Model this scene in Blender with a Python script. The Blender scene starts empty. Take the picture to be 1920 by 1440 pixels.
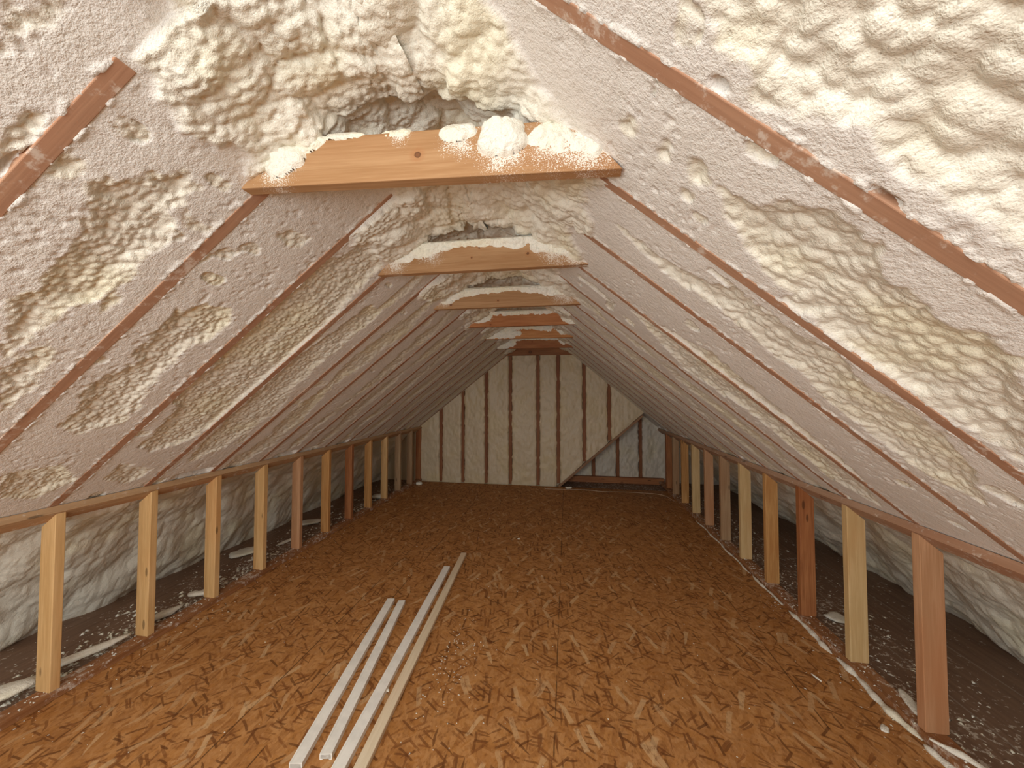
import bpy, bmesh, math, random
import numpy as np
from mathutils import Vector, Matrix

sc = bpy.context.scene
COL = sc.collection
# ------------------------------------------------------------------ camera, light, exposure
cd = bpy.data.cameras.new('camera'); cam = bpy.data.objects.new('camera', cd); COL.objects.link(cam)
cam.location = (0, 0, 1.5048)
cam.rotation_euler = (math.pi / 2 + .0288, 0, .1551)
cd.sensor_width = 36; cd.lens = 36 * 657.84 / 1920; cd.clip_start = .02; cd.clip_end = 60
sc.camera = cam

w = bpy.data.worlds.new('world'); sc.world = w; w.use_nodes = True
w.node_tree.nodes['Background'].inputs[0].default_value = (.62, .70, .72, 1)
w.node_tree.nodes['Background'].inputs[1].default_value = .04

def area(name, loc, rot, sx, sy, power, colour):
    ld = bpy.data.lights.new(name, 'AREA'); ld.shape = 'RECTANGLE'; ld.size = sx; ld.size_y = sy; ld.energy = power; ld.color = colour
    lo = bpy.data.objects.new(name, ld); COL.objects.link(lo); lo.location = loc; lo.rotation_euler = [math.radians(a) for a in rot]
# rear gable window behind the camera, plus two added fill lights out of view
area('window_daylight', (-.45, -1.44, 1.2), (90, 0, 0), 1.4, 1.0, 24, (.95, .98, .97))
area('rear_left_fill', (-1.9, -1.3, 1.0), (90, 0, -30), .8, .8, 20, (.95, 1.0, .96))  # added fill from the rear left, lifts the near studs and left floor
area('ridge_fill', (-.45, -.6, 2.3), (20, 0, 0), .5, .8, 18, (1, .97, .92))  # added fill below the ridge, brightens the floor rather than the ceiling

sc.view_settings.view_transform = 'Standard'; sc.view_settings.look = 'None'
sc.view_settings.gamma = 1; sc.view_settings.use_curve_mapping = False
sc.view_settings.exposure = .60
sc.cycles.max_bounces = 7; sc.cycles.diffuse_bounces = 6; sc.cycles.glossy_bounces = 2; sc.cycles.adaptive_threshold = .025

# ------------------------------------------------------------------ measures of the place
XL, ZL, TL = -2.5127, .957, .7859          # left roof plane (rafter edges): a point on it and its slope
XR, ZR, TR = 1.5302, .935, .8438
HL, HR = math.atan(TL), math.atan(TR)
XRIDGE = (ZR - ZL + TR * XR + TL * XL) / (TL + TR)
ZRIDGE = ZL + TL * (XRIDGE - XL)
SR_L = (XRIDGE - XL) / math.cos(HL); SR_R = (XR - XRIDGE) / math.cos(HR)
Y0L, DYL, Y0R, DYR = .592, .398, .648, .4008
D = 5.85; DREC = 6.36; YREAR = -1.5
TIE_Y = [Y0L + DYL * (1 + 2 * i) - .038 for i in range(6)]
def zroof(x): return min(ZL + TL * (x - XL), ZR - TR * (x - XR))

# ------------------------------------------------------------------ helpers
def link(o, parent=None):
    COL.objects.link(o)
    if parent is not None: o.parent = parent
    return o
def tag(o, label=None, cat=None, group=None, kind=None):
    if label: o['label'] = label
    if cat: o['category'] = cat
    if group: o['group'] = group
    if kind: o['kind'] = kind
    return o
def mesh_np(name, V, Fc, mat, parent=None, smooth=True, col=None):
    me = bpy.data.meshes.new(name)
    V = np.asarray(V, np.float32); Fc = np.asarray(Fc, np.int32)
    n = Fc.shape[1]
    me.vertices.add(len(V)); me.vertices.foreach_set('co', V.ravel())
    me.loops.add(Fc.size); me.loops.foreach_set('vertex_index', Fc.ravel())
    me.polygons.add(len(Fc)); me.polygons.foreach_set('loop_start', np.arange(0, Fc.size, n, dtype=np.int32))
    if smooth: me.polygons.foreach_set('use_smooth', np.ones(len(Fc), bool))
    me.update(calc_edges=True); me.validate()
    if col is not None:
        a = me.attributes.new('skin', 'FLOAT', 'POINT'); a.data.foreach_set('value', np.asarray(col, np.float32))
    me.materials.append(mat)
    return link(bpy.data.objects.new(name, me), parent)
def grid_faces(nu, nv, keep=None, flip=False):
    i = np.arange(nu * nv).reshape(nu, nv)
    q = np.stack([i[:-1, :-1], i[1:, :-1], i[1:, 1:], i[:-1, 1:]], -1).reshape(-1, 4)
    if keep is not None: q = q[keep.ravel()[q].all(1)]
    return q[:, ::-1] if flip else q
def compact(V, Fc, col=None):
    u, inv = np.unique(Fc, return_inverse=True)
    return V[u], inv.reshape(Fc.shape), (None if col is None else col[u])
def beam(name, p0, p1, wy, hz, zdir, mat, cut0=None, cut1=None, bevel=.0025, parent=None):
    """a sawn timber: local X runs from p0 to p1, local Z along zdir; cut0/cut1(y, z) skew its ends"""
    p0, p1 = Vector(p0), Vector(p1); X = (p1 - p0).normalized(); L = (p1 - p0).length
    Z = Vector(zdir); Z = (Z - X * Z.dot(X)).normalized(); Yv = Z.cross(X)
    bm = bmesh.new(); bmesh.ops.create_cube(bm, size=1)
    for v in bm.verts:
        x, y, z = v.co; e = x > 0
        y *= wy; z *= hz; x = L if e else 0
        if e and cut1: x += cut1(y, z)
        if not e and cut0: x += cut0(y, z)
        v.co = (x, y, z)
    if bevel: bmesh.ops.bevel(bm, geom=list(bm.edges), offset=bevel, segments=2, affect='EDGES', profile=.5)
    me = bpy.data.meshes.new(name); bm.to_mesh(me); bm.free(); me.materials.append(mat)
    o = link(bpy.data.objects.new(name, me), parent)
    M = Matrix.Identity(4)
    for r in range(3): M[r][0], M[r][1], M[r][2], M[r][3] = X[r], Yv[r], Z[r], p0[r]
    o.matrix_world = M
    return o

# noise in numpy ----------------------------------------------------
def _h(ix, iy, seed):
    n = (ix.astype(np.int64) * 374761393 + iy.astype(np.int64) * 668265263 + seed * 1274126177) & 0xffffffff
    n = ((n ^ (n >> 13)) * 1274126177) & 0xffffffff
    n = (n ^ (n >> 16)) & 0xffffffff
    n = (n * 2246822519) & 0xffffffff
    return ((n ^ (n >> 15)) & 0xffffff) / float(0xffffff)
def vnoise(x, y, seed=0):
    ix, iy = np.floor(x), np.floor(y); fx, fy = x - ix, y - iy
    fx = fx * fx * fx * (fx * (fx * 6 - 15) + 10); fy = fy * fy * fy * (fy * (fy * 6 - 15) + 10)
    a, b, c, d = _h(ix, iy, seed), _h(ix + 1, iy, seed), _h(ix, iy + 1, seed), _h(ix + 1, iy + 1, seed)
    return (a * (1 - fx) + b * fx) * (1 - fy) + (c * (1 - fx) + d * fx) * fy
def fbm(x, y, seed=0, o=3):
    t = 0; amp = .5; tot = 0
    for k in range(o):
        t = t + amp * vnoise(x * 2 ** k + 13.7 * k, y * 2 ** k - 7.1 * k, seed + k); tot += amp; amp *= .5
    return t / tot * 2 - 1
def worley(x, y, seed=0):
    ix, iy = np.floor(x), np.floor(y); d1 = np.full(x.shape, 9.); d2 = d1.copy()
    for dx in (-1, 0, 1):
        for dy in (-1, 0, 1):
            cx, cy = ix + dx, iy + dy
            px = cx + .1 + .8 * _h(cx, cy, seed); py = cy + .1 + .8 * _h(cx, cy, seed + 91)
            d = np.sqrt((px - x) ** 2 + (py - y) ** 2)
            d2 = np.minimum(d2, np.maximum(d1, d)); d1 = np.minimum(d1, d)
    return d1, d2
def dome(x, y, seed=0):                       # rounded bumps with creases between them, 0..1
    d1, d2 = worley(x, y, seed)
    return np.clip(1 - d1 * d1 * 1.6, 0, 1) * .75 + .25 * np.clip((d2 - d1) * 2.5, 0, 1)
def sst(a, b, x):
    t = np.clip((x - a) / (b - a), 0, 1); return t * t * (3 - 2 * t)
def polydist(px, py, poly):                   # signed distance to a polygon, positive inside
    d = np.full(px.shape, 1e9); ins = np.zeros(px.shape, bool)
    for (x0, y0), (x1, y1) in zip(poly, poly[1:] + poly[:1]):
        ex, ey = x1 - x0, y1 - y0; l = ex * ex + ey * ey + 1e-12
        t = np.clip(((px - x0) * ex + (py - y0) * ey) / l, 0, 1)
        d = np.minimum(d, np.hypot(px - x0 - t * ex, py - y0 - t * ey))
        c = ((y0 > py) != (y1 > py)) & (px < ex * (py - y0) / (ey + 1e-12 * (ey == 0)) + x0)
        ins ^= c
    return np.where(ins, d, -d)

# ------------------------------------------------------------------ materials
def new_mat(name):
    m = bpy.data.materials.new(name); m.use_nodes = True
    nt = m.node_tree; b = nt.nodes['Principled BSDF']
    return m, nt, b
def N(nt, t, **kw):
    n = nt.nodes.new('ShaderNode' + t)
    for k, v in kw.items():
        if k in n.inputs: n.inputs[k].default_value = v
        else: setattr(n, k, v)
    return n
def mixc(nt, fac, a, b, mode='MIX'):
    n = N(nt, 'Mix', data_type='RGBA', blend_type=mode)
    for sock, v in ((n.inputs[0], fac), (n.inputs[6], a), (n.inputs[7], b)):
        if isinstance(v, bpy.types.NodeSocket): nt.links.new(v, sock)
        elif isinstance(v, (int, float)): sock.default_value = v
        else: sock.default_value = (*v, 1)
    return n.outputs[2]
def math_(nt, op, a, b=None, clamp=False):
    n = N(nt, 'Math', operation=op); n.use_clamp = clamp
    for s, v in zip(n.inputs, (a, b)):
        if v is None: continue
        if isinstance(v, bpy.types.NodeSocket): nt.links.new(v, s)
        else: s.default_value = v
    return n.outputs[0]
def rng(nt, v, a, b, lo=0., hi=1.):
    n = N(nt, 'MapRange', interpolation_type='SMOOTHSTEP'); nt.links.new(v, n.inputs['Value'])
    n.inputs['From Min'].default_value = a; n.inputs['From Max'].default_value = b
    n.inputs['To Min'].default_value = lo; n.inputs['To Max'].default_value = hi
    return n.outputs[0]
def noise(nt, vec, scale, detail=3, rough=.55, dist=0):
    n = N(nt, 'TexNoise', Scale=scale, Detail=detail, Roughness=rough, Distortion=dist)
    nt.links.new(vec, n.inputs['Vector']); return n.outputs['Fac']
def mapping(nt, vec, scale=(1, 1, 1), rot=(0, 0, 0), loc=(0, 0, 0)):
    n = N(nt, 'Mapping'); nt.links.new(vec, n.inputs['Vector'])
    n.inputs['Scale'].default_value = scale; n.inputs['Rotation'].default_value = rot; n.inputs['Location'].default_value = loc
    return n.outputs[0]
def bump(nt, h, strength, dist, b, prev=None):
    n = N(nt, 'Bump', Strength=strength, Distance=dist); nt.links.new(h, n.inputs['Height'])
    if prev: nt.links.new(prev, n.inputs['Normal'])
    nt.links.new(n.outputs[0], b.inputs['Normal']); return n.outputs[0]

def foam_mat(name, skin_col, cut_col, use_attr=True, bscale=1.):
    m, nt, b = new_mat(name)
    tc = N(nt, 'TexCoord').outputs['Object']
    n1 = noise(nt, tc, 3.0, 2); n2 = noise(nt, tc, 55, 3, .6); n3 = noise(nt, tc, 190, 2, .65); n4 = noise(nt, tc, 14, 3)
    if use_attr:
        at = N(nt, 'Attribute', attribute_name='skin').outputs['Fac']
    else:
        at = N(nt, 'Value').outputs[0]; at.default_value = 1
    skin = mixc(nt, rng(nt, n1, .45, .7), skin_col, tuple(c * k for c, k in zip(skin_col, (1.01, 1.0, .90))))
    cut = mixc(nt, rng(nt, n4, .35, .7), cut_col, tuple(c * k for c, k in zip(cut_col, (.97, .965, .95))))
    col = mixc(nt, at, cut, skin)
    pits = rng(nt, n3, .30, .40, .80, 1.)
    cc = N(nt, 'CombineColor'); 
    for s in cc.inputs: nt.links.new(pits, s)
    nt.links.new(mixc(nt, 1., col, cc.outputs[0], 'MULTIPLY'), b.inputs['Base Color'])
    nt.links.new(rng(nt, at, 0, 1, .85, .40), b.inputs['Roughness'])
    b.inputs['Specular IOR Level'].default_value = .45
    hh = math_(nt, 'ADD', math_(nt, 'MULTIPLY', n2, .7), math_(nt, 'MULTIPLY', n3, .35))
    bump(nt, hh, .7 * bscale, .008, b)
    return m
M_FOAM = foam_mat('spray_foam', (.785, .765, .675), (.79, .775, .745))
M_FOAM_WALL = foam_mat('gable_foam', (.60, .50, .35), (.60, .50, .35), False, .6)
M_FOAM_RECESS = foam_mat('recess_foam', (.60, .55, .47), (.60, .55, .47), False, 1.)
M_SCRAP = foam_mat('foam_scraps', (.80, .775, .69), (.80, .775, .69), False, 1.3)

def wood_mat(name, light, dark, dust=0., knots=None, frost=None, auto_knots=True, rough=.6, streak=1.):
    m, nt, b = new_mat(name)
    tc = N(nt, 'TexCoord').outputs['Object']
    oi = N(nt, 'ObjectInfo').outputs['Random']
    off = N(nt, 'CombineXYZ'); nt.links.new(math_(nt, 'MULTIPLY', oi, 37.), off.inputs[0]); nt.links.new(math_(nt, 'MULTIPLY', oi, 11.), off.inputs[1])
    va = N(nt, 'VectorMath', operation='ADD'); nt.links.new(tc, va.inputs[0]); nt.links.new(off.outputs[0], va.inputs[1])
    v = va.outputs[0]
    g1 = noise(nt, mapping(nt, v, (1.3, 22, 22)), 1., 4, .6, 1.2)
    g2 = noise(nt, mapping(nt, v, (5, 160, 160)), 1., 3, .6)
    g3 = noise(nt, mapping(nt, v, (1.1, 5, 5)), 1., 2)
    f = math_(nt, 'ADD', math_(nt, 'MULTIPLY', g1, .62), math_(nt, 'MULTIPLY', g2, .38))
    col = mixc(nt, rng(nt, f, .38, .66), dark, light)
    red = tuple(c * k for c, k in zip(dark, (1.05, .82, .7)))
    col = mixc(nt, math_(nt, 'MULTIPLY', rng(nt, g3, .5, .75), .55 * streak), col, red)
    if auto_knots:
        vo = N(nt, 'TexVoronoi', feature='F1', Scale=1.); nt.links.new(mapping(nt, v, (3.2, 11, 11)), vo.inputs['Vector'])
        k = rng(nt, vo.outputs['Distance'], .07, .12, 1, 0)
        col = mixc(nt, math_(nt, 'MULTIPLY', k, .75), col, tuple(c * .28 for c in dark))
    for (kx, kz, kr) in (knots or []):
        sp = N(nt, 'VectorMath', operation='SUBTRACT'); nt.links.new(tc, sp.inputs[0]); sp.inputs[1].default_value = (kx, 0, kz)
        mp = mapping(nt, sp.outputs[0], (1, 0, 1.1))
        ln = N(nt, 'VectorMath', operation='LENGTH'); nt.links.new(mp, ln.inputs[0])
        d = math_(nt, 'ADD', ln.outputs['Value'], math_(nt, 'MULTIPLY', math_(nt, 'SUBTRACT', noise(nt, tc, 90, 2), .5), kr * .7))
        col = mixc(nt, rng(nt, d, kr * 1.1, kr * 2.6, .45, 0), col, red)
        col = mixc(nt, rng(nt, d, kr * .75, kr * 1.05, .85, 0), col, (.10, .035, .012))
        col = mixc(nt, rng(nt, d, kr * .35, kr * .6, .6, 0), col, (.22, .09, .035))
    if dust:
        n5 = noise(nt, v, 34, 5, .7); n6 = noise(nt, v, 5, 2)
        q = math_(nt, 'MULTIPLY', rng(nt, math_(nt, 'ADD', n5, math_(nt, 'MULTIPLY', n6, .5)), .86 - .22 * dust, 1.02 - .15 * dust), .75)
        col = mixc(nt, q, col, (.70, .62, .54))
    for (fx, fz, fr) in (frost or []):
        sp = N(nt, 'VectorMath', operation='SUBTRACT'); nt.links.new(tc, sp.inputs[0]); sp.inputs[1].default_value = (fx, 0, fz)
        ln = N(nt, 'VectorMath', operation='LENGTH'); nt.links.new(mapping(nt, sp.outputs[0], (1, 0, 1)), ln.inputs[0])
        g = math_(nt, 'SUBTRACT', math_(nt, 'ADD', noise(nt, tc, 330, 2, .7), math_(nt, 'MULTIPLY', noise(nt, tc, 28, 2), .3)), math_(nt, 'MULTIPLY', ln.outputs['Value'], .40 / fr))
        col = mixc(nt, math_(nt, 'MULTIPLY', rng(nt, g, .47, .56), .85), col, (.80, .77, .70))
    nt.links.new(col, b.inputs['Base Color'])
    b.inputs['Roughness'].default_value = rough; b.inputs['Specular IOR Level'].default_value = .3
    bump(nt, f, .25, .002, b)
    return m
W_TAN = wood_mat('pine_tan', (.70, .46, .22), (.55, .33, .135))
W_PALE = wood_mat('pine_pale', (.64, .47, .25), (.52, .35, .16), auto_knots=False)
W_ORANGE = wood_mat('pine_orange', (.60, .34, .13), (.42, .20, .065))
W_RED = wood_mat('pine_red', (.42, .18, .07), (.26, .095, .034))
W_PINK = wood_mat('pine_pink', (.55, .32, .18), (.42, .22, .11), auto_knots=False)
W_GREY = wood_mat('pine_grey', (.46, .32, .19), (.32, .20, .11))
W_RAFTER = wood_mat('rafter_wood', (.47, .275, .175), (.38, .21, .13), dust=.28, auto_knots=False, rough=.75)
W_PLATE = wood_mat('plate_wood', (.50, .32, .215), (.39, .235, .15), dust=.22, rough=.7)
W_PLATE_L = wood_mat('plate_wood_tan', (.56, .37, .21), (.42, .26, .14), dust=.12, rough=.7)
W_SILL = wood_mat('sill_wood', (.36, .17, .07), (.24, .10, .038), dust=.45, auto_knots=False)
W_DARK = wood_mat('gable_stud_wood', (.30, .125, .055), (.20, .075, .03), auto_knots=False)
W_STRIP = wood_mat('strip_wood', (.76, .66, .50), (.66, .54, .38), auto_knots=False, streak=.4)

def osb_mat():
    m, nt, b = new_mat('strand_board')
    tc = N(nt, 'TexCoord').outputs['Object']
    warp = N(nt, 'TexNoise', Scale=7., Detail=2.); nt.links.new(tc, warp.inputs['Vector'])
    wv = N(nt, 'VectorMath', operation='SCALE'); wv.inputs['Scale'].default_value = .035
    nt.links.new(warp.outputs['Color'], wv.inputs[0])
    va = N(nt, 'VectorMath', operation='ADD'); nt.links.new(tc, va.inputs[0]); nt.links.new(wv.outputs[0], va.inputs[1])
    v = va.outputs[0]
    base = noise(nt, v, 7, 4, .6)
    col = mixc(nt, rng(nt, base, .3, .7), (.385, .163, .044), (.485, .228, .072))
    hsum = None
    lay = [(20, 9, 42, .50, 0), (75, 8, 46, .55, 0), (128, 10, 55, .55, 0), (160, 8, 38, .55, 0), (48, 11, 60, .60, 0), (100, 7.5, 36, .62, 0),
           (82, 9, 62, .84, 1), (33, 9, 75, .86, 1), (140, 11, 70, .87, 1), (5, 13, 85, .88, 1), (65, 7, 32, .92, 2), (115, 6, 30, .92, 2)]
    for k, (ang, sl, sw, th, kind) in enumerate(lay):
        vo = N(nt, 'TexVoronoi', voronoi_dimensions='2D', feature='F1', distance='CHEBYCHEV', Scale=1., Randomness=1.)
        nt.links.new(mapping(nt, mapping(nt, v, (1, 1, 1), (0, 0, math.radians(ang))), (sl, sw, 1), (0, 0, 0), (k * 3.7, k * 5.1, 0)), vo.inputs['Vector'])
        sep = N(nt, 'SeparateColor'); nt.links.new(vo.outputs['Color'], sep.inputs[0])
        mk = math_(nt, 'MULTIPLY', rng(nt, sep.outputs[0], th, th + .02), rng(nt, vo.outputs['Distance'], .33, .42, 1, 0))
        if kind == 0: c = mixc(nt, sep.outputs[1], (.31, .125, .034), (.54, .275, .105)); amt = .6
        elif kind == 1: c = mixc(nt, sep.outputs[1], (.085, .025, .006), (.25, .09, .024)); amt = .72
        else: c = mixc(nt, sep.outputs[1], (.52, .31, .15), (.66, .45, .24)); amt = .6
        col = mixc(nt, math_(nt, 'MULTIPLY', mk, amt), col, c)
        hsum = mk if hsum is None else math_(nt, 'ADD', hsum, math_(nt, 'MULTIPLY', mk, .5 if kind != 1 else -.5))
    xyz = N(nt, 'SeparateXYZ'); nt.links.new(tc, xyz.inputs[0])
    jx = math_(nt, 'ADD', xyz.outputs[0], math_(nt, 'MULTIPLY', math_(nt, 'SUBTRACT', noise(nt, tc, 3, 2), .5), .006))
    for sx in (-1.50, -1.28, -.06, 1.16):
        s = rng(nt, math_(nt, 'ABSOLUTE', math_(nt, 'SUBTRACT', jx, sx)), .0015, .0045, 1, 0)
        br = rng(nt, noise(nt, tc, 6, 2), .4, .5)
        col = mixc(nt, math_(nt, 'MULTIPLY', math_(nt, 'MULTIPLY', s, br), .8), col, (.05, .018, .006))
    for sy in (3.05, 5.49):
        s = rng(nt, math_(nt, 'ABSOLUTE', math_(nt, 'SUBTRACT', xyz.outputs[1], sy)), .001, .004, 1, 0)
        col = mixc(nt, math_(nt, 'MULTIPLY', s, .5), col, (.05, .018, .006))
    mot = math_(nt, 'ADD', math_(nt, 'MULTIPLY', noise(nt, mapping(nt, v, (1, .55, 1)), 85, 4, .7), .6), math_(nt, 'MULTIPLY', noise(nt, v, 26, 3, .6), .4))
    col = mixc(nt, rng(nt, mot, .50, .36, 0, .55), col, (.17, .055, .014))
    col = mixc(nt, rng(nt, mot, .53, .68, 0, .35), col, (.60, .36, .17))
    nt.links.new(col, b.inputs['Base Color']); b.inputs['Roughness'].default_value = .62
    b.inputs['Specular IOR Level'].default_value = .25
    bump(nt, noise(nt, mapping(nt, v, (1, .5, 1)), 60, 2), .35, .002, b)
    return m
M_OSB = osb_mat()

def eave_mat(name, seams, dirs):
    m, nt, b = new_mat(name)
    tc = N(nt, 'TexCoord').outputs['Object']
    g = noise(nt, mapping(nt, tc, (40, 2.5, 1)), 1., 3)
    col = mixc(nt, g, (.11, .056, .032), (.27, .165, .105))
    xyz = N(nt, 'SeparateXYZ'); nt.links.new(tc, xyz.inputs[0])
    near = rng(nt, xyz.outputs[0], dirs[0], dirs[1], .10, 0)
    n1 = noise(nt, tc, 38, 5, .62); n2 = noise(nt, tc, 6, 3)
    sp = rng(nt, math_(nt, 'ADD', math_(nt, 'ADD', n1, math_(nt, 'MULTIPLY', n2, .30)), near), .77, .86)
    col = mixc(nt, math_(nt, 'MULTIPLY', sp, .75), col, (.60, .54, .46))
    for sx in seams:
        s = rng(nt, math_(nt, 'ABSOLUTE', math_(nt, 'SUBTRACT', xyz.outputs[0], sx)), .003, .006, 1, 0)
        col = mixc(nt, math_(nt, 'MULTIPLY', s, .6), col, (.30, .25, .2))
    nt.links.new(col, b.inputs['Base Color']); b.inputs['Roughness'].default_value = .7
    bump(nt, n1, .3, .004, b)
    return m
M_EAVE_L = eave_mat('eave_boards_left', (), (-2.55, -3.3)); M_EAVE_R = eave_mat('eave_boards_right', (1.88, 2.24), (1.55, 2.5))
def plain(name, c, rough=.6, spec=.4):
    m, nt, b = new_mat(name)
    tc = N(nt, 'TexCoord').outputs['Object']
    f = noise(nt, tc, 22, 4); f2 = noise(nt, tc, 130, 3)
    col = mixc(nt, rng(nt, f, .35, .7), c, tuple(x * .90 for x in c))
    nt.links.new(col, b.inputs['Base Color']); b.inputs['Roughness'].default_value = rough; b.inputs['Specular IOR Level'].default_value = spec
    bump(nt, f2, .15, .001, b)
    return m
M_CHANNEL = plain('channel_white', (.84, .82, .77), .45)
M_PLY = plain('plywood', (.34, .21, .11), .8); M_WIRE = plain('cable_tan', (.55, .42, .30), .5)

# ------------------------------------------------------------------ large structure: floor, eaves, rear wall
def slab(name, x0, x1, y0, y1, z0, z1, mat, kind='structure'):
    bm = bmesh.new(); bmesh.ops.create_cube(bm, size=1)
    for v in bm.verts:
        v.co = (x0 if v.co.x < 0 else x1, y0 if v.co.y < 0 else y1, z0 if v.co.z < 0 else z1)
    me = bpy.data.meshes.new(name); bm.to_mesh(me); bm.free(); me.materials.append(mat)
    return tag(link(bpy.data.objects.new(name, me)), kind=kind)
slab('floor', XL - .1, XR + .1, YREAR, D - .06, -.03, 0, M_OSB)
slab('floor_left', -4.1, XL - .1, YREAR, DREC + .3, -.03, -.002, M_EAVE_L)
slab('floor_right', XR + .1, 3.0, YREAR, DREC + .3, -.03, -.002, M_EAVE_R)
slab('floor_back', XL - .1, XR + .1, D - .06, DREC + .3, -.06, -.022, M_EAVE_L)

# the roof lining: sprayed foam filled between the rafters, shaved flush where it stood proud
LP = [[(1.72,0.68),(1.76,0.69),(1.80,0.75),(1.90,0.79),(1.86,0.85),(1.75,0.85),(1.69,0.91),(1.58,0.89),(1.48,0.90),(1.37,0.89),(1.30,0.83),(1.15,0.83),(1.04,0.81),(1.30,0.71),(1.36,0.74),(1.45,0.75),(1.51,0.74),(1.56,0.75),(1.64,0.71)],
 [(1.02,0.82),(1.16,0.86),(1.06,0.91),(0.86,0.93),(0.77,0.91)], [(1.73,0.57),(1.77,0.60),(1.78,0.65),(1.74,0.66),(1.70,0.62),(1.61,0.60)],
 [(1.75,0.86),(1.77,0.87),(1.75,0.95),(1.72,0.96),(1.71,0.90)], [(1.39,0.87),(1.44,0.89),(1.37,0.92),(1.30,0.91)],
 [(1.98,0.44),(2.04,0.48),(1.99,0.50),(1.93,0.48),(1.90,0.47)], [(1.76,0.52),(1.82,0.54),(1.84,0.57),(1.79,0.57),(1.70,0.56),(1.69,0.55)],
 [(1.82,1.13),(1.86,1.13),(1.89,1.17),(1.90,1.26),(1.84,1.25),(1.82,1.19)],
 [(1.33,1.08),(1.38,1.08),(1.46,1.17),(1.46,1.25),(1.37,1.30),(1.26,1.28),(1.18,1.25),(0.96,1.26),(0.81,1.28),(0.69,1.31),(0.61,1.19),(0.68,1.10),(0.82,1.09),(0.87,1.05),(0.98,1.07),(1.09,1.13),(1.11,1.08),(1.21,1.09)],
 [(0.37,1.07),(0.39,1.24),(0.22,1.37),(0.10,1.28),(0.15,1.16)],
 [(2.06,1.46),(1.98,1.72),(1.73,1.74),(1.39,1.84),(1.08,1.80),(0.78,1.79),(0.63,1.81),(0.43,1.72),(0.37,1.57),(0.49,1.48),(0.75,1.47),(0.88,1.37),(1.09,1.42),(1.24,1.37),(1.36,1.41),(1.58,1.37),(1.67,1.41),(1.79,1.36),(1.92,1.47)],
 [(0.17,1.48),(0.30,1.49),(0.18,1.71),(0.05,1.65)],
 [(1.75,1.92),(1.71,2.07),(1.38,2.05),(0.99,2.05),(0.59,2.05),(0.30,2.04),(0.17,1.89),(0.36,1.83),(0.73,1.83),(1.08,1.80),(1.39,1.84)]]
RP = [[(1.77,0.53),(1.73,0.55),(1.65,0.57),(1.62,0.61),(1.54,0.59),(1.46,0.56),(1.42,0.58),(1.36,0.59),(1.30,0.59),(1.19,0.58),(1.05,.3),(1.45,0.25),(1.8,.3)],
 [(1.85,0.81),(1.82,0.78),(1.79,0.81),(1.83,0.86)], [(1.74,0.82),(1.72,0.79),(1.70,0.83),(1.73,0.85)], [(1.67,0.80),(1.64,0.77),(1.60,0.81),(1.63,0.86)],
 [(1.57,0.81),(1.49,0.79),(1.44,0.72),(1.35,0.70),(1.28,0.71),(1.23,0.76),(1.16,0.76),(1.10,0.77),(1.03,0.75),(0.97,0.74),(0.63,0.99),(0.88,1.04),(1.01,1.06),(1.10,1.04),(1.26,0.99),(1.43,0.93),(1.51,0.89)],
 [(1.79,1.23),(1.51,1.22),(1.32,1.12),(1.17,1.12),(1.06,1.08),(0.93,1.12),(0.77,1.09),(0.64,1.12),(0.35,1.29),(0.52,1.39),(0.82,1.36),(0.99,1.31),(1.13,1.32),(1.33,1.28),(1.53,1.32)],
 [(1.57,1.91),(1.18,1.69),(0.80,1.74),(0.37,1.78),(0.03,1.98),(0.17,2.14),(0.74,2.08),(1.12,2.19)]]
PITS_L = [(1.69,.566,.03,.006,.03),(1.73,.578,.02,.006,.03),(2.175,.945,.04,.012,.10)]
PITS_R = [(1.675,.614,.014,.009,.04),(1.357,.624,.024,.006,.045),(2.33,.985,.05,.012,.05),(2.154,.995,.03,.012,.06)]
def cap_z(Y):                                  # underside of the foam along the ridge: sags in front of every collar tie
    e = np.array(TIE_Y); k = np.searchsorted(e, Y); prev = np.where(k > 0, e[np.clip(k - 1, 0, 5)], e[0] - .8)
    nxt = np.where(k < 6, e[np.clip(k, 0, 5)], e[5] + .8)
    t = np.clip((Y - prev) / (nxt - prev), 0, 1)
    return 2.52 - .12 * sst(.15, .95, t) - .0 * t
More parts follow.
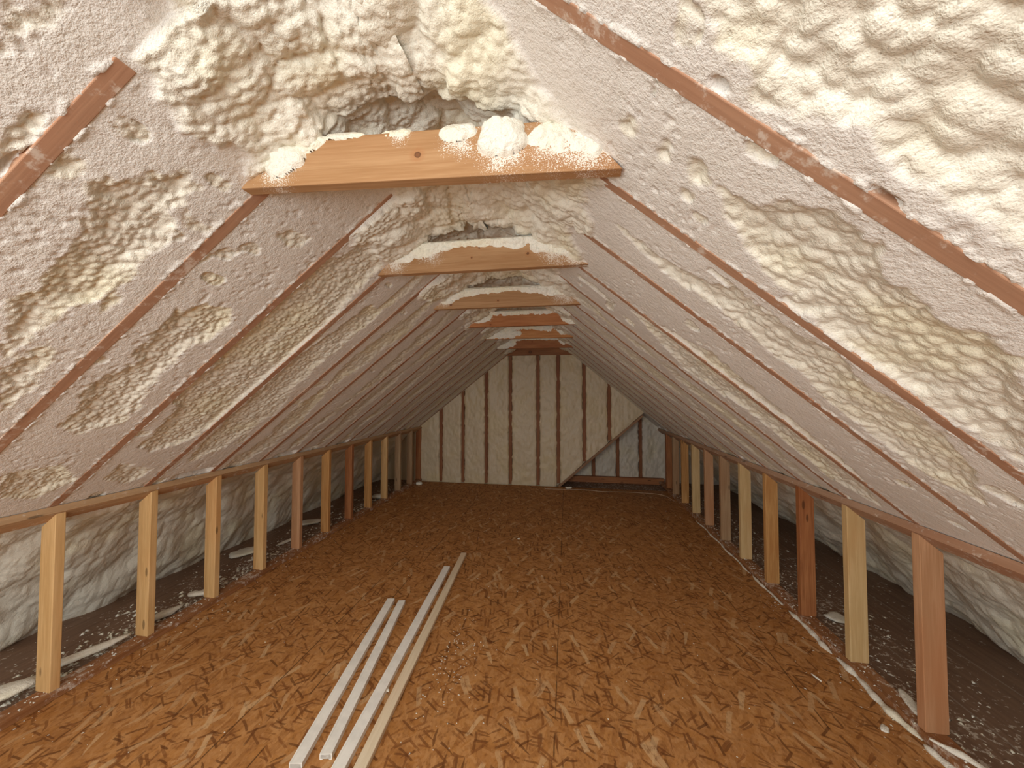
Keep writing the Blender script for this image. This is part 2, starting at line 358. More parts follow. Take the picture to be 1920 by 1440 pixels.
def lining(side):
    left = side == 'left'
    z0, th, x0, sr = (ZL, HL, XL, SR_L) if left else (ZR, HR, XR, SR_R)
    sd = 11 if left else 503
    s = np.concatenate([np.arange(-1.66, -.14, .016), np.arange(-.14, sr - .003, .0055), [sr]])
    Y = np.concatenate([np.arange(YREAR - .02, .28, .03), np.arange(.28, 1.5, .005), np.arange(1.5, 2.4, .0072), np.arange(2.4, 3.8, .0105), np.arange(3.8, DREC + .2, .017)])
    S, YY = np.meshgrid(s, Y, indexing='ij')
    y0, dy = (Y0L, DYL) if left else (Y0R, DYR)
    bay = np.floor((YY - y0) / dy); fr = (YY - y0) / dy - bay
    drf = np.minimum(fr, 1 - fr) * dy                      # distance to the nearest rafter's middle
    zp = z0 + S * math.sin(th)
    # rough, unshaved patches
    wob = fbm(S * 28, YY * 28, sd, 3) * .022
    M = np.full(S.shape, -1.)
    for p in (LP if left else RP):
        p = [tuple(q) for q in p]
        xs = [q[0] for q in p]; ys = [q[1] for q in p]
        i0, i1 = np.searchsorted(s, [min(xs) - .1, max(xs) + .1]); j0, j1 = np.searchsorted(Y, [min(ys) - .1, max(ys) + .1])
        sl = np.s_[i0:i1, j0:j1]
        M[sl] = np.maximum(M[sl], polydist(S[sl], YY[sl], p))
    far = sst(1.9 if left else 2.15, 2.1 if left else 2.3, YY)
    band = .075 - np.abs(fr - .5 - .18 * fbm(S * 1.5 + bay * 7.3, bay * 3.1, sd + 5, 2)) * .40 + .09 * fbm(S * 3.1, YY * 4 + bay * 5, sd + 9, 2)
    behind = YY < .3
    M = np.where(far > .5, np.where(M > -.02, np.maximum(M, band * .6), band * .6), M)
    M = np.where(behind, .1 - np.abs(fr - .5) * .3, M)
    M = np.maximum(M, -.03 + .045 * (fbm(S * 9, YY * 9, sd + 21, 2) > .62))       # stray gouges
    rough = sst(-.006, .010, M + wob) * sst(.016, .03, drf)
    depth = sst(-.006, .05, M + wob)
    b1 = dome(S / (.026 if left else .042) + fbm(S * 9, YY * 9, sd + 31, 2) * .8, YY / (.022 if left else .030) + fbm(S * 9, YY * 9, sd + 33, 2) * .8, sd + 2)
    b2 = dome(S / .075 + fbm(S * 5, YY * 5, sd + 41) * .5, YY / .06, sd + 4)
    amp = (.0105, .008) if left else (.0085, .008)
    hr = (.007 + .016 * depth) * (1 - .35 * far) + .006 * fbm(S * 6, YY * 6, sd + 8, 2) - (amp[0] * (b1 - .45) + amp[1] * (b2 - .45) * depth) * (1 - .4 * far)
    shv = .0025 + .0010 * fbm(S * 30, YY * 12, sd + 3, 2) + .004 * sst(.30, .6, fbm(S * 70, YY * 55, sd + 6, 2)) * sst(-.1, .3, fbm(S * 5, YY * 5, sd + 77, 2))
    lip = sst(.013, .018, drf) * (1 - sst(.024, .034, drf))
    rag = sst(.12, .4, fbm(S * 55, YY * 90, sd + 61, 2) + .25 * fbm(S * 6, bay, sd + 62, 2))
    h = shv * (1 - rough) + np.maximum(hr, .001) * rough - lip * rag * .0045
    skin = rough.copy()
    # heavy foam along the ridge
    thr = np.full(S.shape, 2.24)
    ib = bay.astype(int)
    tie_next = (ib % 2 == 0)
    if left: thr = np.where(ib == -1, 2.29, np.where(ib == 0, 2.215, np.where(tie_next, 2.19, 2.33)))
    else: thr = np.where(ib == -1, 2.42, np.where(ib == 0, 2.395 - .24 * fr, np.where(ib == 1, 2.13, np.where(tie_next, 2.20, 2.26))))
    thr = thr + .035 * fbm(YY * 6, YY * 0, sd + 14, 2)
    nz = zp + .05 * fbm(S * 12, YY * 12, sd + 15, 3)
    Nm = sst(-.015, .02, nz - thr)
    deepN = sst(0, .16, nz - thr)
    pil = dome(S / .15 + .6 * fbm(S * 3, YY * 3, sd + 52, 2), YY / .11 + .6 * fbm(S * 3, YY * 3, sd + 53, 2), sd + 7)
    b3 = dome(S / .040 + fbm(S * 8, YY * 8, sd + 36, 2) * .9, YY / .026 + fbm(S * 8, YY * 8, sd + 37, 2) * .9, sd + 12)
    hn = -.006 - .028 * deepN - .034 * (pil - .4) * (.35 + .65 * deepN) - .0075 * (b3 - .4) - .0085 * (b1 - .4) - .022 * fbm(S * 9 + .3 * fbm(S * 20, YY * 20, sd, 2), YY * 9, sd + 55, 2) * deepN
    hn = np.where(left | (ib != 1), hn, hn + .008)
    h = h * (1 - Nm) + hn * Nm
    skin = np.maximum(skin, Nm)
    # the eave behind the knee wall: never shaved
    E = sst(.13, .20, -S)
    sE = np.clip(-S, 0, 2)
    he = -(.31 if left else .06) * sst(.35, 1.35, sE) + .012 - .010 * (pil - .4) - .006 * (b2 - .4) - .005 * (b1 - .4) + .07 * fbm(S * 2.2, YY * 2.2, sd + 19, 3) + .02 * fbm(S * 9, YY * 6, sd + 17, 3)
    h = h * (1 - E) + he * E
    skin = np.maximum(skin, E)
    # gaps left open just above the top plate
    gp = sst(.05, .35, fbm(YY * 3.1, YY * 0 + .5, sd + 90, 2)) * np.exp(-((S - .012) / .022) ** 2) * sst(.02, .05, drf)
    h += .05 * gp
    for (ps, py, rs, ry, dp) in (PITS_L if left else PITS_R):
        h += dp * np.exp(-(((S - ps) / rs) ** 2 + ((YY - py) / ry) ** 2) ** 2)
    # sagging ridge (vertical)
    XX = x0 + (1 if left else -1) * S * math.cos(th)
    cap = cap_z(YY) + .026 * fbm(XX * 5, YY * 5, 70, 3)
    kk = .13; dlt = zp - cap
    hm = np.clip(.5 - dlt / (2 * kk), 0, 1)
    zs = cap * (1 - hm) + zp * hm - kk * hm * (1 - hm)
    dz = (zs - zp) * sst(2.10, 2.24, zp)
    nx, nz_ = (-math.sin(th), math.cos(th)) if left else (math.sin(th), math.cos(th))
    sg = 1 if left else -1
    rd = sst(sr - .12, sr - .02, S); h = h * (1 - rd) + np.minimum(h, -.012) * rd
    X = x0 + sg * S * math.cos(th) + nx * h
    Z = zp + nz_ * h + dz
    V = np.stack([X, YY, Z], -1).reshape(-1, 3)
    keep = (Z > -.05)
    Fc = grid_faces(len(s), len(Y), keep, flip=not left)
    V, Fc, c = compact(V, Fc, skin.ravel())
    return tag(mesh_np('ceiling_' + side, V, Fc, M_FOAM, col=c), kind='structure')
lining('left'); lining('right')

# rear gable with the window that lights the attic (behind the camera)
slab('wall_rear', -4.1, 3.0, YREAR - .05, YREAR, -.03, 2.62, M_PLY)

# far gable: foam between its studs, cut off on the right by a sloping edge with a recess behind it
DX0, DZ0, DX1, DZ1 = -.162, .0, 1.31, 1.30
def diag_z(x): return DZ0 + (x - DX0) * (DZ1 - DZ0) / (DX1 - DX0)
GST = [-2.16, -1.768, -1.355, -.942, -.476, -.143, .279, .674]
RST = [.46, .87, 1.25]
def gable(name, x0, x1, y, studs, mat, keepf, seed, amp):
    xs = np.arange(x0, x1, .008); zs = np.arange(-.06, 2.7, .014)
    Xg, Zg = np.meshgrid(xs, zs, indexing='ij')
    d = np.full(Xg.shape, 9.)
    for q in studs: d = np.minimum(d, np.abs(Xg - q + .006 * fbm(Zg * 7, Zg * 0 + q, seed, 2)))
    wv = .016 * fbm(Zg * 20, Xg * 1.5, seed + 3, 3)
    open_ = 1 - sst(.022, .032, d + wv)
    yy = y - .012 - amp * fbm(Xg * 6, Zg * 4, seed + 5, 3) - amp * .5 * fbm(Xg * 22, Zg * 14, seed + 6, 2) + .05 * open_ - .010 * sst(.02, .07, d)
    V = np.stack([Xg, yy, Zg], -1).reshape(-1, 3)
    Fc = grid_faces(len(xs), len(zs), keepf(Xg, Zg))
    V, Fc, _ = compact(V, Fc)
    return tag(mesh_np(name, V, Fc, mat), kind='structure')
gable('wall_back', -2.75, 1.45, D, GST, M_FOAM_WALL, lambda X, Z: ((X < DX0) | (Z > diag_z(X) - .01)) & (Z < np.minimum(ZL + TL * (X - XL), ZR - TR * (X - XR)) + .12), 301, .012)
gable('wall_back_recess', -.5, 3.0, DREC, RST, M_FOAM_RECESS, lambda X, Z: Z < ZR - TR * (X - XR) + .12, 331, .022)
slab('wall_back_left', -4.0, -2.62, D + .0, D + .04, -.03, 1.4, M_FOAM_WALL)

# ------------------------------------------------------------------ rafters
ORD = ['first', 'second', 'third', 'fourth', 'fifth', 'sixth', 'seventh', 'eighth', 'ninth', 'tenth', 'eleventh', 'twelfth', 'thirteenth', 'fourteenth', 'fifteenth']
def rafters(side, n):
    left = side == 'left'
    z0, th, x0, sr, y0, dy = (ZL, HL, XL, SR_L, Y0L, DYL) if left else (ZR, HR, XR, SR_R, Y0R, DYR)
    sg = 1 if left else -1
    nv = Vector((-math.sin(th), 0, math.cos(th))) if left else Vector((math.sin(th), 0, math.cos(th)))
    ev = Vector((sg * math.cos(th), 0, math.sin(th)))
    for i in range(n):
        y = y0 + dy * i
        b0 = Vector((x0, y, z0))
        s0, s1 = -.17, (2.02 if left and i == 0 else sr - .06)
        o = beam('rafter', b0 + ev * s0 + nv * .08, b0 + ev * s1 + nv * .08, .038, .16, nv, W_RAFTER, bevel=.002)
        wh = ['widest brown rafter edge, nearest the camera on the %s roof slope' % side,
              'brown rafter edge, second from the camera on the %s slope, ending under the nearest tie' % side]
        lab = wh[i] if i < 2 else '%s brown rafter edge from the camera on the %s foamed roof slope' % (ORD[i], side)
        tag(o, lab, 'rafter', 'rafters of the %s roof slope' % side)
rafters('left', 14); rafters('right', 13)

# ------------------------------------------------------------------ collar ties with foam overspray
def overspray(tie, L, H, depth, blobs, seed, scallop):
    """lumps of foam stuck on a tie's front face; x from 0 to L, z from -H/2 to H/2"""
    xs = np.arange(0, L, .004); zs = np.arange(-H / 2, H / 2 + .012, .004)
    X, Z = np.meshgrid(xs, zs, indexing='ij')
    T = np.full(X.shape, -.02)
    nn = fbm(X * 26, Z * 26, seed, 3)
    if scallop:
        lo = H / 2 - .012 - scallop * (.35 + .65 * np.abs(fbm(X * 4.2, X * 0, seed + 1, 2))) * (1.0 - .55 * np.sin(np.pi * np.clip(X / L, 0, 1)) ** 2) * 1.8
        T = np.maximum(T, np.minimum((Z - lo) * .55, .016))
    for (bx, bz, rx, rz, t) in blobs:
        q = 1 - ((X - bx) / rx) ** 2 - ((Z - bz) / rz) ** 2 + .55 * fbm(X * 13 + bx * 9, Z * 13, seed + 6, 2)
        T = np.maximum(T, np.where(q > -.6, t * np.sqrt(np.clip(q, 0, 1)) - .004 - .02 * np.clip(-q, 0, 1), -.02))
    T = T + .010 * nn + .006 * (dome(X / .016 + nn, Z / .013 + nn, seed + 8) - .5) * (T > 0) + .002 * fbm(X * 90, Z * 90, seed + 4, 2)
    T = np.where(T > 0, T * (1 - sst(H / 2 - .004, H / 2 + .012, Z)), T)
    keep = T > -.006
    yf = -depth / 2 - T
    V = np.stack([X, yf, Z], -1).reshape(-1, 3)
    Fc = grid_faces(len(xs), len(zs), keep)
    if len(Fc) == 0: return
    lab = np.arange(len(V))                                   # each separate lump becomes a part of its own
    for _ in range(400):
        m = lab[Fc].min(1); new = lab.copy()
        for q in range(4): np.minimum.at(new, Fc[:, q], m)
        if (new == lab).all(): break
        lab = new
    fl = lab[Fc[:, 0]]
    for k in np.unique(fl):
        F1 = Fc[fl == k]
        if len(F1) < 14 or T.ravel()[np.unique(F1)].max() < .0015: continue
        V1, F1, _ = compact(V, F1)
        tag(mesh_np('foam_lump', V1, F1, M_SCRAP, parent=tie), 'white foam lump')
def tie(i, z_l, z_r, H, xl, xr, mat, label, blobs, scallop, seed):
    y = TIE_Y[i]
    # the slanted ends follow the roof slopes
    o = beam('collar_tie', (xl, y, z_l + H / 2), (xr, y, z_r + H / 2), .038, H, (0, 0, 1), mat,
             cut0=lambda yy, zz: (zz + H / 2) * .9, cut1=lambda yy, zz: -(zz + H / 2) * .9)
    tag(o, label, 'collar tie', 'collar ties under the ridge')
    overspray(o, (Vector((xr, 0, z_r)) - Vector((xl, 0, z_l))).length, H, .038, blobs, seed, scallop)
T_L, T_D = (.44, .26, .13), (.34, .18, .078)
def tiem(k, knots, light=T_L, dark=T_D, frost=None): return wood_mat('tie_pine', light, dark, knots=knots, frost=frost, auto_knots=False, streak=.6)
tie(0, 2.146, 2.094, .142, -1.0, .15, tiem(0, [(.58, .0, .0115)], frost=[(.12, -.02, .10), (.52, .06, .05), (.70, .035, .08), (.83, .0, .12), (.97, .01, .12), (1.07, -.01, .12)]), 'nearest and largest collar tie, with one round knot and foam lumps at its ends',
    [(.145, .03, .075, .07, .034), (.225, .058, .06, .030, .018), (.34, .070, .07, .012, .007), (.50, .068, .055, .016, .008), (.70, .056, .055, .030, .014), (.825, .040, .068, .060, .034), (.955, .03, .06, .036, .010), (1.05, .005, .08, .045, .010)], 0, 5)
tie(1, 2.142, 2.138, .15, -1.0, .12, tiem(1, [(.81, -.005, .008), (.56, .04, .006), (.52, -.01, .005)], frost=[(.1, -.02, .1), (.3, .03, .1), (.95, .0, .12), (1.05, -.03, .1)]), 'second collar tie from the camera, foam along its top and over its right end',
    [(.15, .02, .07, .04, .016), (.24, .045, .06, .035, .016), (.38, .06, .06, .026, .012), (.92, .04, .09, .05, .016), (1.02, .02, .09, .045, .016)], .05, 15)
tie(2, 2.148, 2.146, .14, -1.0, .12, tiem(2, [(.14, -.04, .010), (.50, -.022, .007)], frost=[(.08, 0, .1), (.98, .02, .15)]), 'third collar tie from the camera, with two dark knots low on its face',
    [(.10, .01, .07, .05, .016), (.2, .05, .06, .03, .012), (.95, .04, .12, .045, .016)], .045, 25)
tie(3, 2.160, 2.160, .14, -.98, .12, tiem(3, [(.25, -.05, .008)], (.50, .22, .085), (.36, .135, .045)), 'fourth collar tie from the camera, reddish with pale ends',
    [(.12, .03, .16, .06, .014), (1.02, .0, .1, .07, .014)], .035, 35)
tie(4, 2.166, 2.166, .14, -.98, .12, tiem(4, [], (.58, .29, .11), (.44, .185, .06)), 'fifth collar tie from the camera, its left half buried in foam',
    [(.15, .0, .28, .08, .016), (.98, .03, .18, .06, .016)], .05, 45)
tie(5, 2.152, 2.152, .14, -.98, .12, tiem(5, [(.5, .02, .009)], (.42, .185, .07), (.30, .11, .038)), 'sixth collar tie, just in front of the far gable header',
    [(.1, .0, .18, .08, .014), (1.0, .02, .16, .06, .016)], .03, 55)
o = beam('header_beam', (-1.02, D - .035, 2.225), (.10, D - .035, 2.225), .04, .15, (0, 0, 1), wood_mat('header_pine', (.34, .15, .06), (.24, .095, .034), knots=[(.42, -.02, .03)], auto_knots=False))
tag(o, 'dark reddish header beam across the top of the far gable studs', 'beam')

# ------------------------------------------------------------------ knee walls: plates and studs
def under(side, x):                            # underside of the tilted top plate
    return (ZL + TL * (x - XL) - .038 / math.cos(HL)) if side == 'left' else (ZR - TR * (x - XR) - .038 / math.cos(HR))
def top_plate(side, y0, y1, mat, label):
    left = side == 'left'; th = HL if left else HR; sg = 1 if left else -1
    x0, z0 = (XL, ZL) if left else (XR, ZR)
    ev = Vector((sg * math.cos(th), 0, math.sin(th))); nv = Vector((-sg * math.sin(th), 0, math.cos(th)))
    c = Vector((x0, 0, z0)) + ev * (-.0595) - nv * .0195
    o = beam('top_plate', c + Vector((0, y0, 0)), c + Vector((0, y1, 0)), .089, .038, nv, mat)
    tag(o, label, 'wall plate')
top_plate('left', YREAR + .02, D - .01, W_PLATE_L, 'brown top plate of the left knee wall, below the roof slope')
top_plate('right', YREAR + .02, DREC - .05, W_PLATE, 'pinkish brown top plate of the right knee wall, below the roof slope')
def bottom_plate(side, y0, y1, label):
    x = XL + .012 - .0445 if side == 'left' else XR - .008 + .0445
    o = beam('bottom_plate', (x, y0, .019), (x, y1, .019), .089, .038, (0, 0, 1), W_SILL)
    tag(o, label, 'wall plate')
bottom_plate('left', YREAR + .02, D - .01, 'reddish bottom plate under the studs of the left knee wall')
bottom_plate('right', YREAR + .02, DREC - .05, 'foam-spattered bottom plate under the studs of the right knee wall')
def stud(side, y, mat, label, group, w=.038, name='wall_stud'):
    left = side == 'left'; x = XL - .0445 if left else XR + .0445
    zt = under(side, x); sl = TL if left else -TR
    o = beam(name, (x, y + w / 2, .038), (x, y + w / 2, zt), w, .089, (1, 0, 0), mat, cut1=lambda yy, zz: sl * zz)
    tag(o, label, 'wall stud', group)
SL = [(W_TAN, 'tan knotty stud of the left knee wall, nearest the camera'), (W_TAN, 'tan stud of the left knee wall, second from the camera'),
      (W_TAN, 'third stud from the camera in the left knee wall, orange tan'), (W_TAN, 'fourth stud from the camera in the left knee wall'),
      (W_PINK, 'fifth stud from the camera in the left knee wall, pinkish with nail holes'), (W_ORANGE, 'sixth stud from the camera in the left knee wall, orange'),
      (W_RED, 'red-brown stud, seventh from the camera in the left knee wall'), (W_ORANGE, 'eighth stud from the camera in the left knee wall, just beyond the red-brown one'),
      (W_TAN, 'ninth stud from the camera in the left knee wall, with dark knots'), (W_GREY, 'tenth stud from the camera in the left knee wall'),
      (W_GREY, 'eleventh and last stud of the left knee wall before its corner post')]
for i, (m, l) in enumerate(SL): stud('left', 1.3905 + .4064 * i, m, l, 'studs of the left knee wall')
SRR = [(W_PINK, 'broad pinkish brown stud of the right knee wall, nearest the camera'), (W_PALE, 'pale yellow stud with a split foot, second from the camera in the right knee wall'),
       (W_RED, 'reddish foam-flecked stud, third from the camera in the right knee wall'), (W_ORANGE, 'orange stud with a dark streak, fourth from the camera in the right knee wall'),
       (W_PALE, 'pale tan stud, fifth from the camera in the right knee wall'), (W_GREY, 'grey-brown stud, sixth from the camera in the right knee wall'),
       (W_PINK, 'pinkish stud, seventh from the camera in the right knee wall'), (W_PALE, 'pale stud, eighth from the camera in the right knee wall'),
       (W_ORANGE, 'ninth stud from the camera in the right knee wall, red-brown'), (W_GREY, 'tenth and last stud of the right knee wall before its corner post')]
for i, (m, l) in enumerate(SRR): stud('right', 1.8216 + .4064 * i, m, l, 'studs of the right knee wall')
stud('left', D - .055, W_RED, 'dark red corner post where the left knee wall meets the far gable', None, .045, 'corner_post')
stud('right', D - .03, W_RED, 'dark red corner post where the right knee wall meets the far gable', None, .06, 'corner_post')

# far gable studs
for i, x in enumerate(GST):
    top = zroof(x) + .02
    bot = 0 if x < DX0 else diag_z(x) + .02
    if -1.0 < x < .08: top = 2.15
    o = beam('gable_stud', (x, D + .045, bot), (x, D + .045, top), .05, .089, (0, 1, 0), W_DARK)
    tag(o, '%s brown stud from the left in the far foamed gable wall' % ORD[i], 'wall stud', 'studs of the far gable wall')
for i, x in enumerate(RST):
    o = beam('gable_stud', (x, DREC + .03, -.02), (x, DREC + .03, zroof(x) + .02), .05, .089, (0, 1, 0), W_DARK)
    tag(o, '%s stud from the left in the recess behind the sloping brace' % ORD[i], 'wall stud', 'studs of the recess wall')
nvd = Vector((-(DZ1 - DZ0), 0, DX1 - DX0)).normalized()
o = beam('sloping_brace', Vector((DX0 - .0, D + .13, .0)) - nvd * .022, Vector((1.17, D + .13, diag_z(1.17))) - nvd * .022, .30, .036, nvd, wood_mat('brace_wood', (.33, .19, .11), (.24, .13, .07), auto_knots=False))
tag(o, 'brown sloping brace board cutting off the right end of the far gable', 'board')
o = beam('sill_plate', (-.06, DREC - .07, .03), (XR + .08, DREC - .07, .03), .08, .10, (0, 0, 1), W_RED)
tag(o, 'dark sill plate at the foot of the recess wall', 'wall plate')

# ------------------------------------------------------------------ trim lengths lying on the floor
def channel(p0, p1, wd, ht, label):
    p0, p1 = Vector(p0), Vector(p1); L = (p1 - p0).length; t = .003
    # C-profile: flat top, two legs with inturned lips, and two shallow ridges on the top face
    a = wd / 2
    prof = [(-a, 0), (-a, ht), (-a + .006, ht + .0006), (-a + .010, ht - .0006), (a - .010, ht - .0006), (a - .006, ht + .0006), (a, ht), (a, 0), (a - .012, 0), (a - .012, t), (a - t, t), (a - t, ht - t), (-a + t, ht - t), (-a + t, t), (-a + .012, t), (-a + .012, 0)]
    bm = bmesh.new(); A = [bm.verts.new((0, y, z)) for y, z in prof]; B = [bm.verts.new((L, y, z)) for y, z in prof]
    n = len(prof)
    for i in range(n): bm.faces.new((A[i], A[(i + 1) % n], B[(i + 1) % n], B[i]))
    bm.faces.new(A[::-1]); bm.faces.new(B)
    bmesh.ops.triangulate(bm, faces=[f for f in bm.faces if len(f.verts) > 4]); bmesh.ops.recalc_face_normals(bm, faces=bm.faces)
    me = bpy.data.meshes.new('trim_channel'); bm.to_mesh(me); bm.free(); me.materials.append(M_CHANNEL)
    o = link(bpy.data.objects.new('trim_channel', me)); o.location = p0
    o.rotation_euler = (0, 0, math.atan2(p1.y - p0.y, p1.x - p0.x))
    tag(o, label, 'trim channel', 'white trim channels on the floor')
channel((-1.083, 1.300, .0005), (-1.265, 2.42, .0005), .052, .024, 'shorter white C-channel on the floor, the outer left one of the pair')
channel((-.988, 1.352, .0005), (-1.177, 2.41, .0005), .050, .024, 'shorter white C-channel on the floor, beside the outer left one, open end showing')
channel((-.884, 1.05, .0005), (-1.026, 2.94, .0005), .054, .024, 'long white C-channel lying against the pale wood strip')
o = beam('wood_strip', (-.798, 1.05, .0135), (-.957, 3.21, .0135), .052, .026, (0, 0, 1), W_STRIP, bevel=.004)
tag(o, 'longest pale wooden strip on the floor, right of the white channels', 'wood strip')

# ------------------------------------------------------------------ foam beads, scraps, crumbs, cable
def bead(pts, r, label, seed, flat=.7):
    """a lumpy squeezed-out strand of foam following pts on the floor"""
    P = [Vector(p) for p in pts]; seg = [(b - a).length for a, b in zip(P, P[1:])]; Lt = sum(seg); n = max(8, int(Lt / .012)); k = 10
    V = []; rr = np.random.RandomState(seed); ph = rr.rand(4) * 9
    for i in range(n + 1):
        d = Lt * i / n; j = 0
        while j < len(seg) - 1 and d > seg[j]: d -= seg[j]; j += 1
        c = P[j].lerp(P[j + 1], min(1, d / seg[j])); t = (P[j + 1] - P[j]).normalized(); sd = Vector((-t.y, t.x, 0))
        u = Lt * i / n
        rad = r * (1 + .35 * math.sin(u * 31 + ph[0]) * math.sin(u * 13 + ph[1]) + .2 * math.sin(u * 71 + ph[2])) * (min(1, math.sin(math.pi * (i + .15) / (n + .3)) * 3) ** .5)
        off = sd * (.006 * math.sin(u * 17 + ph[3]))
        for q in range(k):
            a = 2 * math.pi * q / k; w_ = rad * (1 + .12 * math.sin(3 * a + u * 40))
            V.append(c + off + sd * (math.cos(a) * w_) + Vector((0, 0, max(-.001, math.sin(a) * w_ * flat + r * flat * .5))))
    Fc = [(i * k + q, i * k + (q + 1) % k, (i + 1) * k + (q + 1) % k, (i + 1) * k + q) for i in range(n) for q in range(k)]
    return tag(mesh_np('foam_bead', np.array([tuple(v) for v in V]), np.array(Fc), M_SCRAP), label, 'foam bead', 'foam beads along the right bottom plate')
B = XR - .012
bead([(B - .01, 1.50, 0), (B, 1.66, 0), (B - .008, 1.80, 0)], .016, 'white foam bead on the floor before the nearest right stud', 1)
bead([(B - .01, 1.815, .002), (B - .02, 1.95, 0), (B - .005, 2.10, 0), (B - .012, 2.30, 0)], .017, 'thick white foam bead between the first and second right studs', 2)
bead([(B - .002, 1.79, .040), (B + .06, 1.72, .040), (B + .10, 1.60, .040)], .012, 'forked foam strand around the foot of the nearest right stud', 3)
bead([(B - .012, 2.33, 0), (B + .0, 2.48, 0), (B - .008, 2.62, 0), (B - .002, 2.74, 0)], .015, 'white foam bead between the second and third right studs', 4)
bead([(B - .004, 2.80, .004), (B - .012, 3.0, 0), (B - .002, 3.22, 0)], .010, 'thin white foam bead between the third and fourth right studs', 5)
bead([(B - .004, 3.25, .0), (B - .008, 3.6, 0), (B - .002, 4.1, 0), (B - .006, 4.5, 0)], .008, 'thin foam bead along the far right studs', 6)

def scrap(x, y, z, lx, ly, lz, rz, label, seed, name='foam_scrap', group=None):
    n1, n2 = 14, 8; V = []; 
    for i in range(n2 + 1):
        ph = math.pi * i / n2 - math.pi / 2
        for j in range(n1):
            a = 2 * math.pi * j / n1
            V.append((math.cos(ph) * math.cos(a), math.cos(ph) * math.sin(a), math.sin(ph)))
    V = np.array(V)
    r = 1 + .30 * fbm(V[:, 0] * 1.6 + seed, V[:, 1] * 1.6 + V[:, 2], seed, 3) + .18 * fbm(V[:, 0] * 5, V[:, 1] * 5 + seed, seed + 2, 2)
    V = np.sign(V) * np.abs(V) ** .75 * r[:, None] * np.array([lx, ly, lz]) / 2
    V[:, 2] -= V[:, 2].min()
    Fc = [(i * n1 + j, i * n1 + (j + 1) % n1, (i + 1) * n1 + (j + 1) % n1, (i + 1) * n1 + j) for i in range(n2) for j in range(n1)]
    o = mesh_np(name, V, np.array(Fc), M_SCRAP); o.location = (x, y, z - .001); o.rotation_euler = (0, 0, rz)
    return tag(o, label, 'foam scrap', group)
scrap(1.40, 1.855, 0, .045, .030, .012, .8, 'small white foam chip on the strand board beside the nearest right stud', 3)
scrap(1.30, 2.13, 0, .05, .010, .008, 1.9, 'thin curl of foam on the strand board near the second right stud', 4)
scrap(1.78, 2.70, 0, .13, .10, .02, .6, 'pale foam offcut lying behind the third right stud', 5)
scrap(1.60, 1.98, .038, .16, .04, .016, 1.25, 'long foam sliver on the plate between the first two right studs', 6)
scrap(-2.68, 1.62, .036, .34, .06, .03, 1.15, 'long flat foam offcut behind the left wall between the first and second studs', 7)
scrap(-2.72, 1.33, .036, .22, .12, .04, 1.0, 'broad foam lump behind the left wall in front of the nearest stud', 8)
scrap(-2.70, 2.02, .0, .20, .06, .03, 1.3, 'foam offcut behind the left wall just past the second stud', 9)
scrap(-2.66, 2.22, .036, .12, .06, .03, .4, 'foam lump on the plate behind the third left stud', 10)
scrap(-3.02, 2.93, 0, .24, .16, .03, .9, 'rounded foam slab on the eave floor between the third and fourth left studs', 11)
scrap(-2.82, 3.25, 0, .30, .05, .02, 1.4, 'thin foam length on the eave floor past the fourth left stud', 12)
scrap(-2.95, 3.72, 0, .22, .14, .03, .6, 'foam slab on the eave floor behind the fifth left stud', 13)
scrap(-2.70, 4.75, 0, .16, .12, .06, .2, 'foam lump on the eave floor behind the eighth left stud', 14)
scrap(-2.42, 5.55, 0, .10, .07, .05, .2, 'foam lump on the floor at the left corner post', 15)
scrap(.02, 5.70, 0, .10, .05, .03, .2, 'foam lump on the floor at the foot of the sloping brace', 16)
scrap(-.50, 3.65, 0, .030, .018, .012, .4, 'single foam chip on the open floor beyond the wooden strip', 18)
scrap(-.905, 1.70, 0, .020, .016, .012, .4, 'foam nugget on the floor between the short and long white channels', 19)
scrap(-.955, 1.80, 0, .028, .012, .006, .2, 'foam shaving on the floor between the short and long white channels', 20)

def crumbs(name, n, fn, seed, label):
    rr = np.random.RandomState(seed); V = []; Fc = []
    base = np.array([(1, 0, 0), (-.5, .87, 0), (-.5, -.87, 0), (.2, .1, 1)], float)
    fc = [(0, 1, 3), (1, 2, 3), (2, 0, 3), (0, 2, 1)]
    for i in range(n):
        x, y, z, r = fn(rr); a = rr.rand() * 6.28; c, s_ = math.cos(a), math.sin(a)
        q = base * (1 + .5 * (rr.rand(4, 3) - .5)) * np.array([r * (1 + rr.rand()), r, r * .7])
        q = np.stack([q[:, 0] * c - q[:, 1] * s_, q[:, 0] * s_ + q[:, 1] * c, q[:, 2] + 0], -1) + np.array([x, y, z])
        k = len(V) * 4; V.append(q); Fc += [tuple(k + t for t in f) for f in fc]
    o = mesh_np(name, np.concatenate(V), np.array(Fc), M_SCRAP, smooth=False)
    return tag(o, label, 'crumbs', kind='stuff')
def f_floor(r):
    u = r.rand()
    if u < .45: x = r.uniform(XL + .03, XR - .05)
    elif u < .62: x = XL + .03 + abs(r.normal(0, .12))
    elif u < .86: x = XR - .03 - abs(r.normal(0, .10))
    else: return (-.72 + abs(r.normal(0, .10)), 1.95 + r.normal(0, .25), 0, r.uniform(.002, .0045))
    return (x, r.uniform(.95, 5.7) if r.rand() < .7 else r.uniform(1, 3), 0, .0016 + .004 * r.rand() ** 3)
crumbs('foam_crumbs', 900, f_floor, 1, 'tiny white foam crumbs scattered over the strand board floor')
def f_left(r):
    return (XL - .085 - abs(r.normal(0, .20)), r.uniform(1.0, 5.6) if r.rand() < .6 else r.uniform(1.0, 3), -.002, .003 + .016 * r.rand() ** 3)
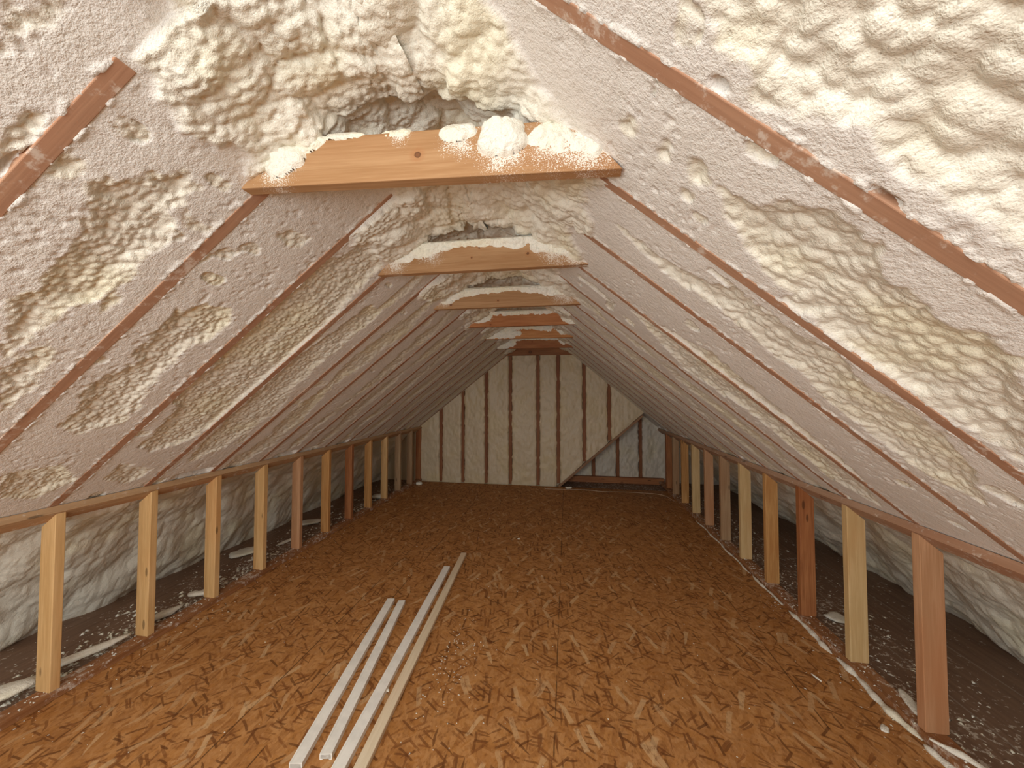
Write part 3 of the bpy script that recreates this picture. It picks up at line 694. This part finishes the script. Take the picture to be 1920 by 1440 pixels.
crumbs('foam_crumbs', 1100, f_left, 2, 'white foam crumbs littering the dark eave floor behind the left knee wall')
def f_right(r):
    return (XR + .10 + abs(r.normal(0, .25)), r.uniform(1.2, 5.6), -.002, .003 + .010 * r.rand() ** 3)
crumbs('foam_crumbs', 800, f_right, 3, 'white foam crumbs littering the dark eave floor behind the right knee wall')
def f_pl(r): return (XL + .012 - r.uniform(.004, .085), r.uniform(1.0, 5.6), .0375, .002 + .006 * r.rand() ** 2)
crumbs('foam_crumbs', 420, f_pl, 4, 'foam crumbs along the top of the left bottom plate')
def f_pr(r): return (XR - .008 + r.uniform(.004, .085), r.uniform(1.2, 5.6), .0375, .002 + .006 * r.rand() ** 2)
crumbs('foam_crumbs', 520, f_pr, 5, 'foam crumbs along the top of the right bottom plate')

def cable(name, pts, r, mat, label):
    P = [Vector(p) for p in pts]; C = []
    for i in range(len(P) - 1):
        p0, p1, p2, p3 = P[max(i - 1, 0)], P[i], P[i + 1], P[min(i + 2, len(P) - 1)]
        for k in range(8):
            q = k / 8
            C.append(.5 * (2 * p1 + (p2 - p0) * q + (2 * p0 - 5 * p1 + 4 * p2 - p3) * q * q + (3 * p1 - p0 - 3 * p2 + p3) * q ** 3))
    C.append(P[-1]); V = []; k = 8
    for i, c in enumerate(C):
        tn = (C[min(i + 1, len(C) - 1)] - C[max(i - 1, 0)]).normalized(); sd = Vector((-tn.y, tn.x, 0)).normalized(); up = tn.cross(sd)
        for q in range(k): V.append(tuple(c + (sd * math.cos(6.2832 * q / k) + up * math.sin(6.2832 * q / k)) * r))
    Fc = [(i * k + q, i * k + (q + 1) % k, (i + 1) * k + (q + 1) % k, (i + 1) * k + q) for i in range(len(C) - 1) for q in range(k)]
    return tag(mesh_np(name, np.array(V), np.array(Fc), mat), label, 'cable')
cable('cable', [(-.35, 5.62, .004), (-.1, 5.63, .004), (.25, 5.66, .004), (.55, 5.60, .004), (.9, 5.63, .004), (1.25, 5.60, .004), (1.42, 5.52, .004), (1.48, 5.25, .004)], .0035, M_WIRE, 'thin tan cable lying across the floor before the far recess')
